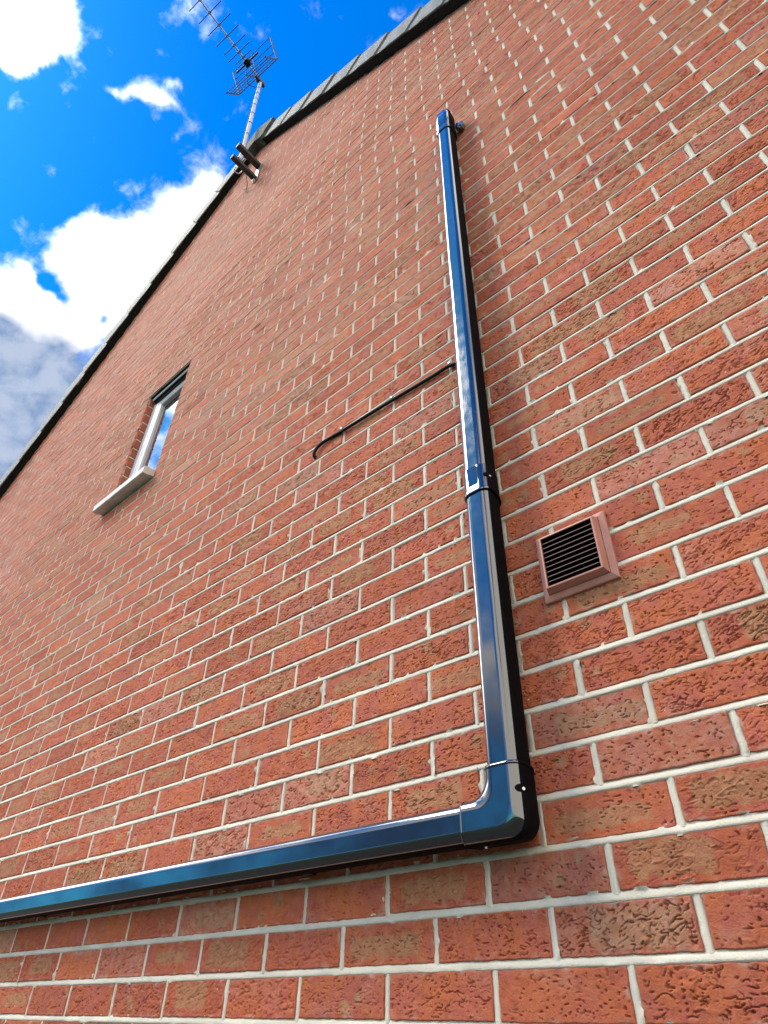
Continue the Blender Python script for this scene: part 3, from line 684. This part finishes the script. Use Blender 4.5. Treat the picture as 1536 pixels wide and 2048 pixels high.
for k in range(1, nsl):
    z = i3[2] + (i3[3] - i3[2]) * k / nsl
    ys, yb = -.0258, -.006
    V = [(xx, yy, zz) for xx in (i3[0] - .001, i3[1] + .001) for yy, zz in ((ys, z - .0004), (ys, z + .0005), (yb, z + .0095), (yb, z + .0086))]
    m.add(V, [(0, 1, 5, 4)], 0); m.add(V, [(1, 2, 6, 5), (2, 3, 7, 6), (3, 0, 4, 7), (0, 3, 2, 1), (4, 5, 6, 7)], 1)  # slat fronts pale, other faces near-black for the shade between them
place(m.build('louvre', [SLAT, VENT_SHADE]), vt)

# ------------------------------------------------------------------ cable clipped to the wall
cb = thing('cable', 'thin black cable clipped along the brick wall left of the drainpipe', 'cable', (-.35, 0, 1.49 + Z0))
pts = [(-.700, .012, 1.462), (-.700, -.002, 1.464), (-.699, -.009, 1.474), (-.690, -.010, 1.492), (-.662, -.009, 1.505), (-.61, -.008, 1.5035), (-.551, -.008, 1.499), (-.44, -.008, 1.494), (-.337, -.008, 1.488), (-.224, -.008, 1.479), (-.165, -.008, 1.475), (-.117, -.009, 1.473), (-.083, -.010, 1.461), (-.045, -.010, 1.452), (-.01, -.009, 1.447)]
m = MB(); m.tube(smooth_path([(x, y, z + Z0) for x, y, z in pts], 6), .0060, 12); place(m.build('cable_sheath', CABLEM), cb)
for x, z in ((-.565, 1.5005), (-.338, 1.4885), (-.108, 1.4705)):
    m = MB(); z += Z0
    ring = [(.0062 * math.cos(a), .0062 * math.sin(a)) for a in [math.radians(d) for d in range(-60, 241, 30)]]
    m.loft([[(x + dx, -.008 + b * -1 * .9, z + a) for b, a in [(c[0], c[1]) for c in ring]] for dx in (-.0035, .0035)], 0, False, False, True)
    m.box((x - .0035, -.012, z + .005), (x + .0035, .003, z + .0125), 0, .0015)
    cl = place(m.build('cable_clip', CABLEM), cb)
    m = MB(); m.tube([(x, -.0152, z + .009), (x, -.0118, z + .009)], .0028, 10); sub(m, 'nail', NAIL, cl)

# ------------------------------------------------------------------ television aerial on its wall bracket
ae = thing('tv_aerial', 'grey television aerial with comb of rods on a leaning mast, bracketed to the gable peak', 'aerial', (-1.83, -.2, 5.3 + Z0))
B0, B1 = Vector((-1.970, -.15, 5.53 + Z0)), Vector((-2.2255, -.15, 7.987 + Z0)); md = (B1 - B0).normalized()
m = MB(); m.tube([B0, B0.lerp(B1, .5), B1 + md * .05], .019, 16); mast = place(m.build('mast', ALU), ae)
for f in (.30, .43, .55, .66, .74, .82, .90):
    m = MB(); p = B0.lerp(B1, f); m.tube([p - md * .009, p + md * .009], .0205, 16); sub(m, 'tape_band', AERD, mast)
wx, wz0, wz1 = -1.905, 5.385 + Z0, 5.66 + Z0
m = MB(); m.box((wx - .028, -.012, wz0 - .01), (wx + .028, .004, wz1 + .01), 0, .002)
m.box((wx - .024, -.24, wz1 - .045), (wx + .024, -.010, wz1), 1, .002); m.box((wx - .020, -.25, wz0), (wx + .020, -.010, wz0 + .04), 1, .002)
br = place(m.build('wall_bracket', [STEEL, STEELD]), ae)
for z in (wz1 - .022, wz0 + .02):
    f = (z - B0.z) / (B1.z - B0.z); p = B0.lerp(B1, f); m = MB()
    arc = [(p.x + .027 * math.cos(a), p.y + .027 * math.sin(a), z) for a in [math.radians(d) for d in range(90, 271, 20)]]
    m.tube([(wx + .01, min(p.y + .027, -.02), z)] + arc + [(wx + .01, p.y - .027, z)], .004, 8); sub(m, 'u_bolt', NAIL, br)
m = MB(); m.box((wx - .012, -.03, wz0 - .035), (wx + .012, -.004, wz0 - .012), 0, .004); sub(m, 'bracket_bolt', NAIL, br)
zb = 8.008 + Z0; ph = math.radians(276); bd = Vector((math.cos(ph), math.sin(ph), 0)); ed = Vector((-math.sin(ph), math.cos(ph), 0)); UP = Vector((0, 0, 1))
R0 = Vector((-2.210, -.2454, zb))
def bp(t): return R0 + bd * t
m = MB(); m.tube([bp(-.14), bp(1.22)], .0085, 12); place(m.build('boom', ALU), ae)
m = MB(); c = B1.lerp(B0, .012); m.box((c.x - .022, c.y - .05, zb - .05), (c.x + .022, c.y + .04, zb + .016), 0, .004); m.tube([bp(-.15) - UP * .035, bp(-.02) - UP * .035], .018, 10); place(m.build('mast_clamp', AERD), ae)
ts = [.178, .238, .310, .411, .528, .656, .786, .918, 1.05, 1.18]
d0 = None
for i, t in enumerate(ts):
    m = MB(); h = .167; p = bp(t) + UP * .011
    if i == 0: h = .12
    m.tube([p - ed * h, p + ed * h], .0045, 8); o = place(m.build('director_rod', AERD), ae)
    m = MB(); m.box(tuple(p - Vector((.013, .013, .016))), tuple(p + Vector((.013, .013, .010))), 0, .004); sub(m, 'rod_clip', AERD, o)
p = bp(.117)
m = MB(); mx = Matrix.Translation(p) @ Matrix.Rotation(ph, 4, 'Z'); m.box((-.036, -.032, -.022), (.036, .032, .034), 0, .010, mx); dip = place(m.build('dipole_box', GASKET_SHADE), ae)
m = MB()
for sg in (-1, 1): m.tube([p + ed * sg * .03, p + ed * sg * .165], .0095, 8)
sub(m, 'dipole', AERD, dip)
for sg in (1, -1):                           # upper and lower reflector grids
    m = MB(); a0 = bp(-.045) + UP * (.012 * sg); a1 = bp(.111 if sg > 0 else .080) + UP * .278 * sg; hw = .286
    for s_ in (-1, 1): m.tube([a0 + ed * hw * s_, a1 + ed * hw * s_], .0085, 8)
    for f in ((0, .33, .66, 1) if sg > 0 else (0, .25, .5, .75, 1)): q = a0.lerp(a1, f); m.tube([q - ed * hw, q + ed * hw], .004, 8)
    m.tube([a0, a1], .006, 8)
    place(m.build('reflector_grid', AERD), ae)
q = B0.lerp(B1, .90) + Vector((-.012, -.018, 0))
m = MB(); m.tube(smooth_path([p - UP * .02, p + Vector((-.012, .01, -.10)), p.lerp(q, .6) + Vector((-.03, -.01, -.14)), q - UP * .02, B0.lerp(B1, .6) + Vector((-.010, -.020, 0)), B0.lerp(B1, .3) + Vector((-.010, -.020, 0)), B0 + Vector((-.01, -.02, .10)), (-1.945, -.10, 5.46 + Z0), (-1.93, -.06, 5.32 + Z0), (-1.975, -.025, 5.31 + Z0), (-2.065, -.010, 5.45 + Z0), (-2.01, -.008, 5.33 + Z0), (-1.97, .006, 5.265 + Z0)], 6), .0036, 8)
place(m.build('aerial_lead', CABLEM), ae)
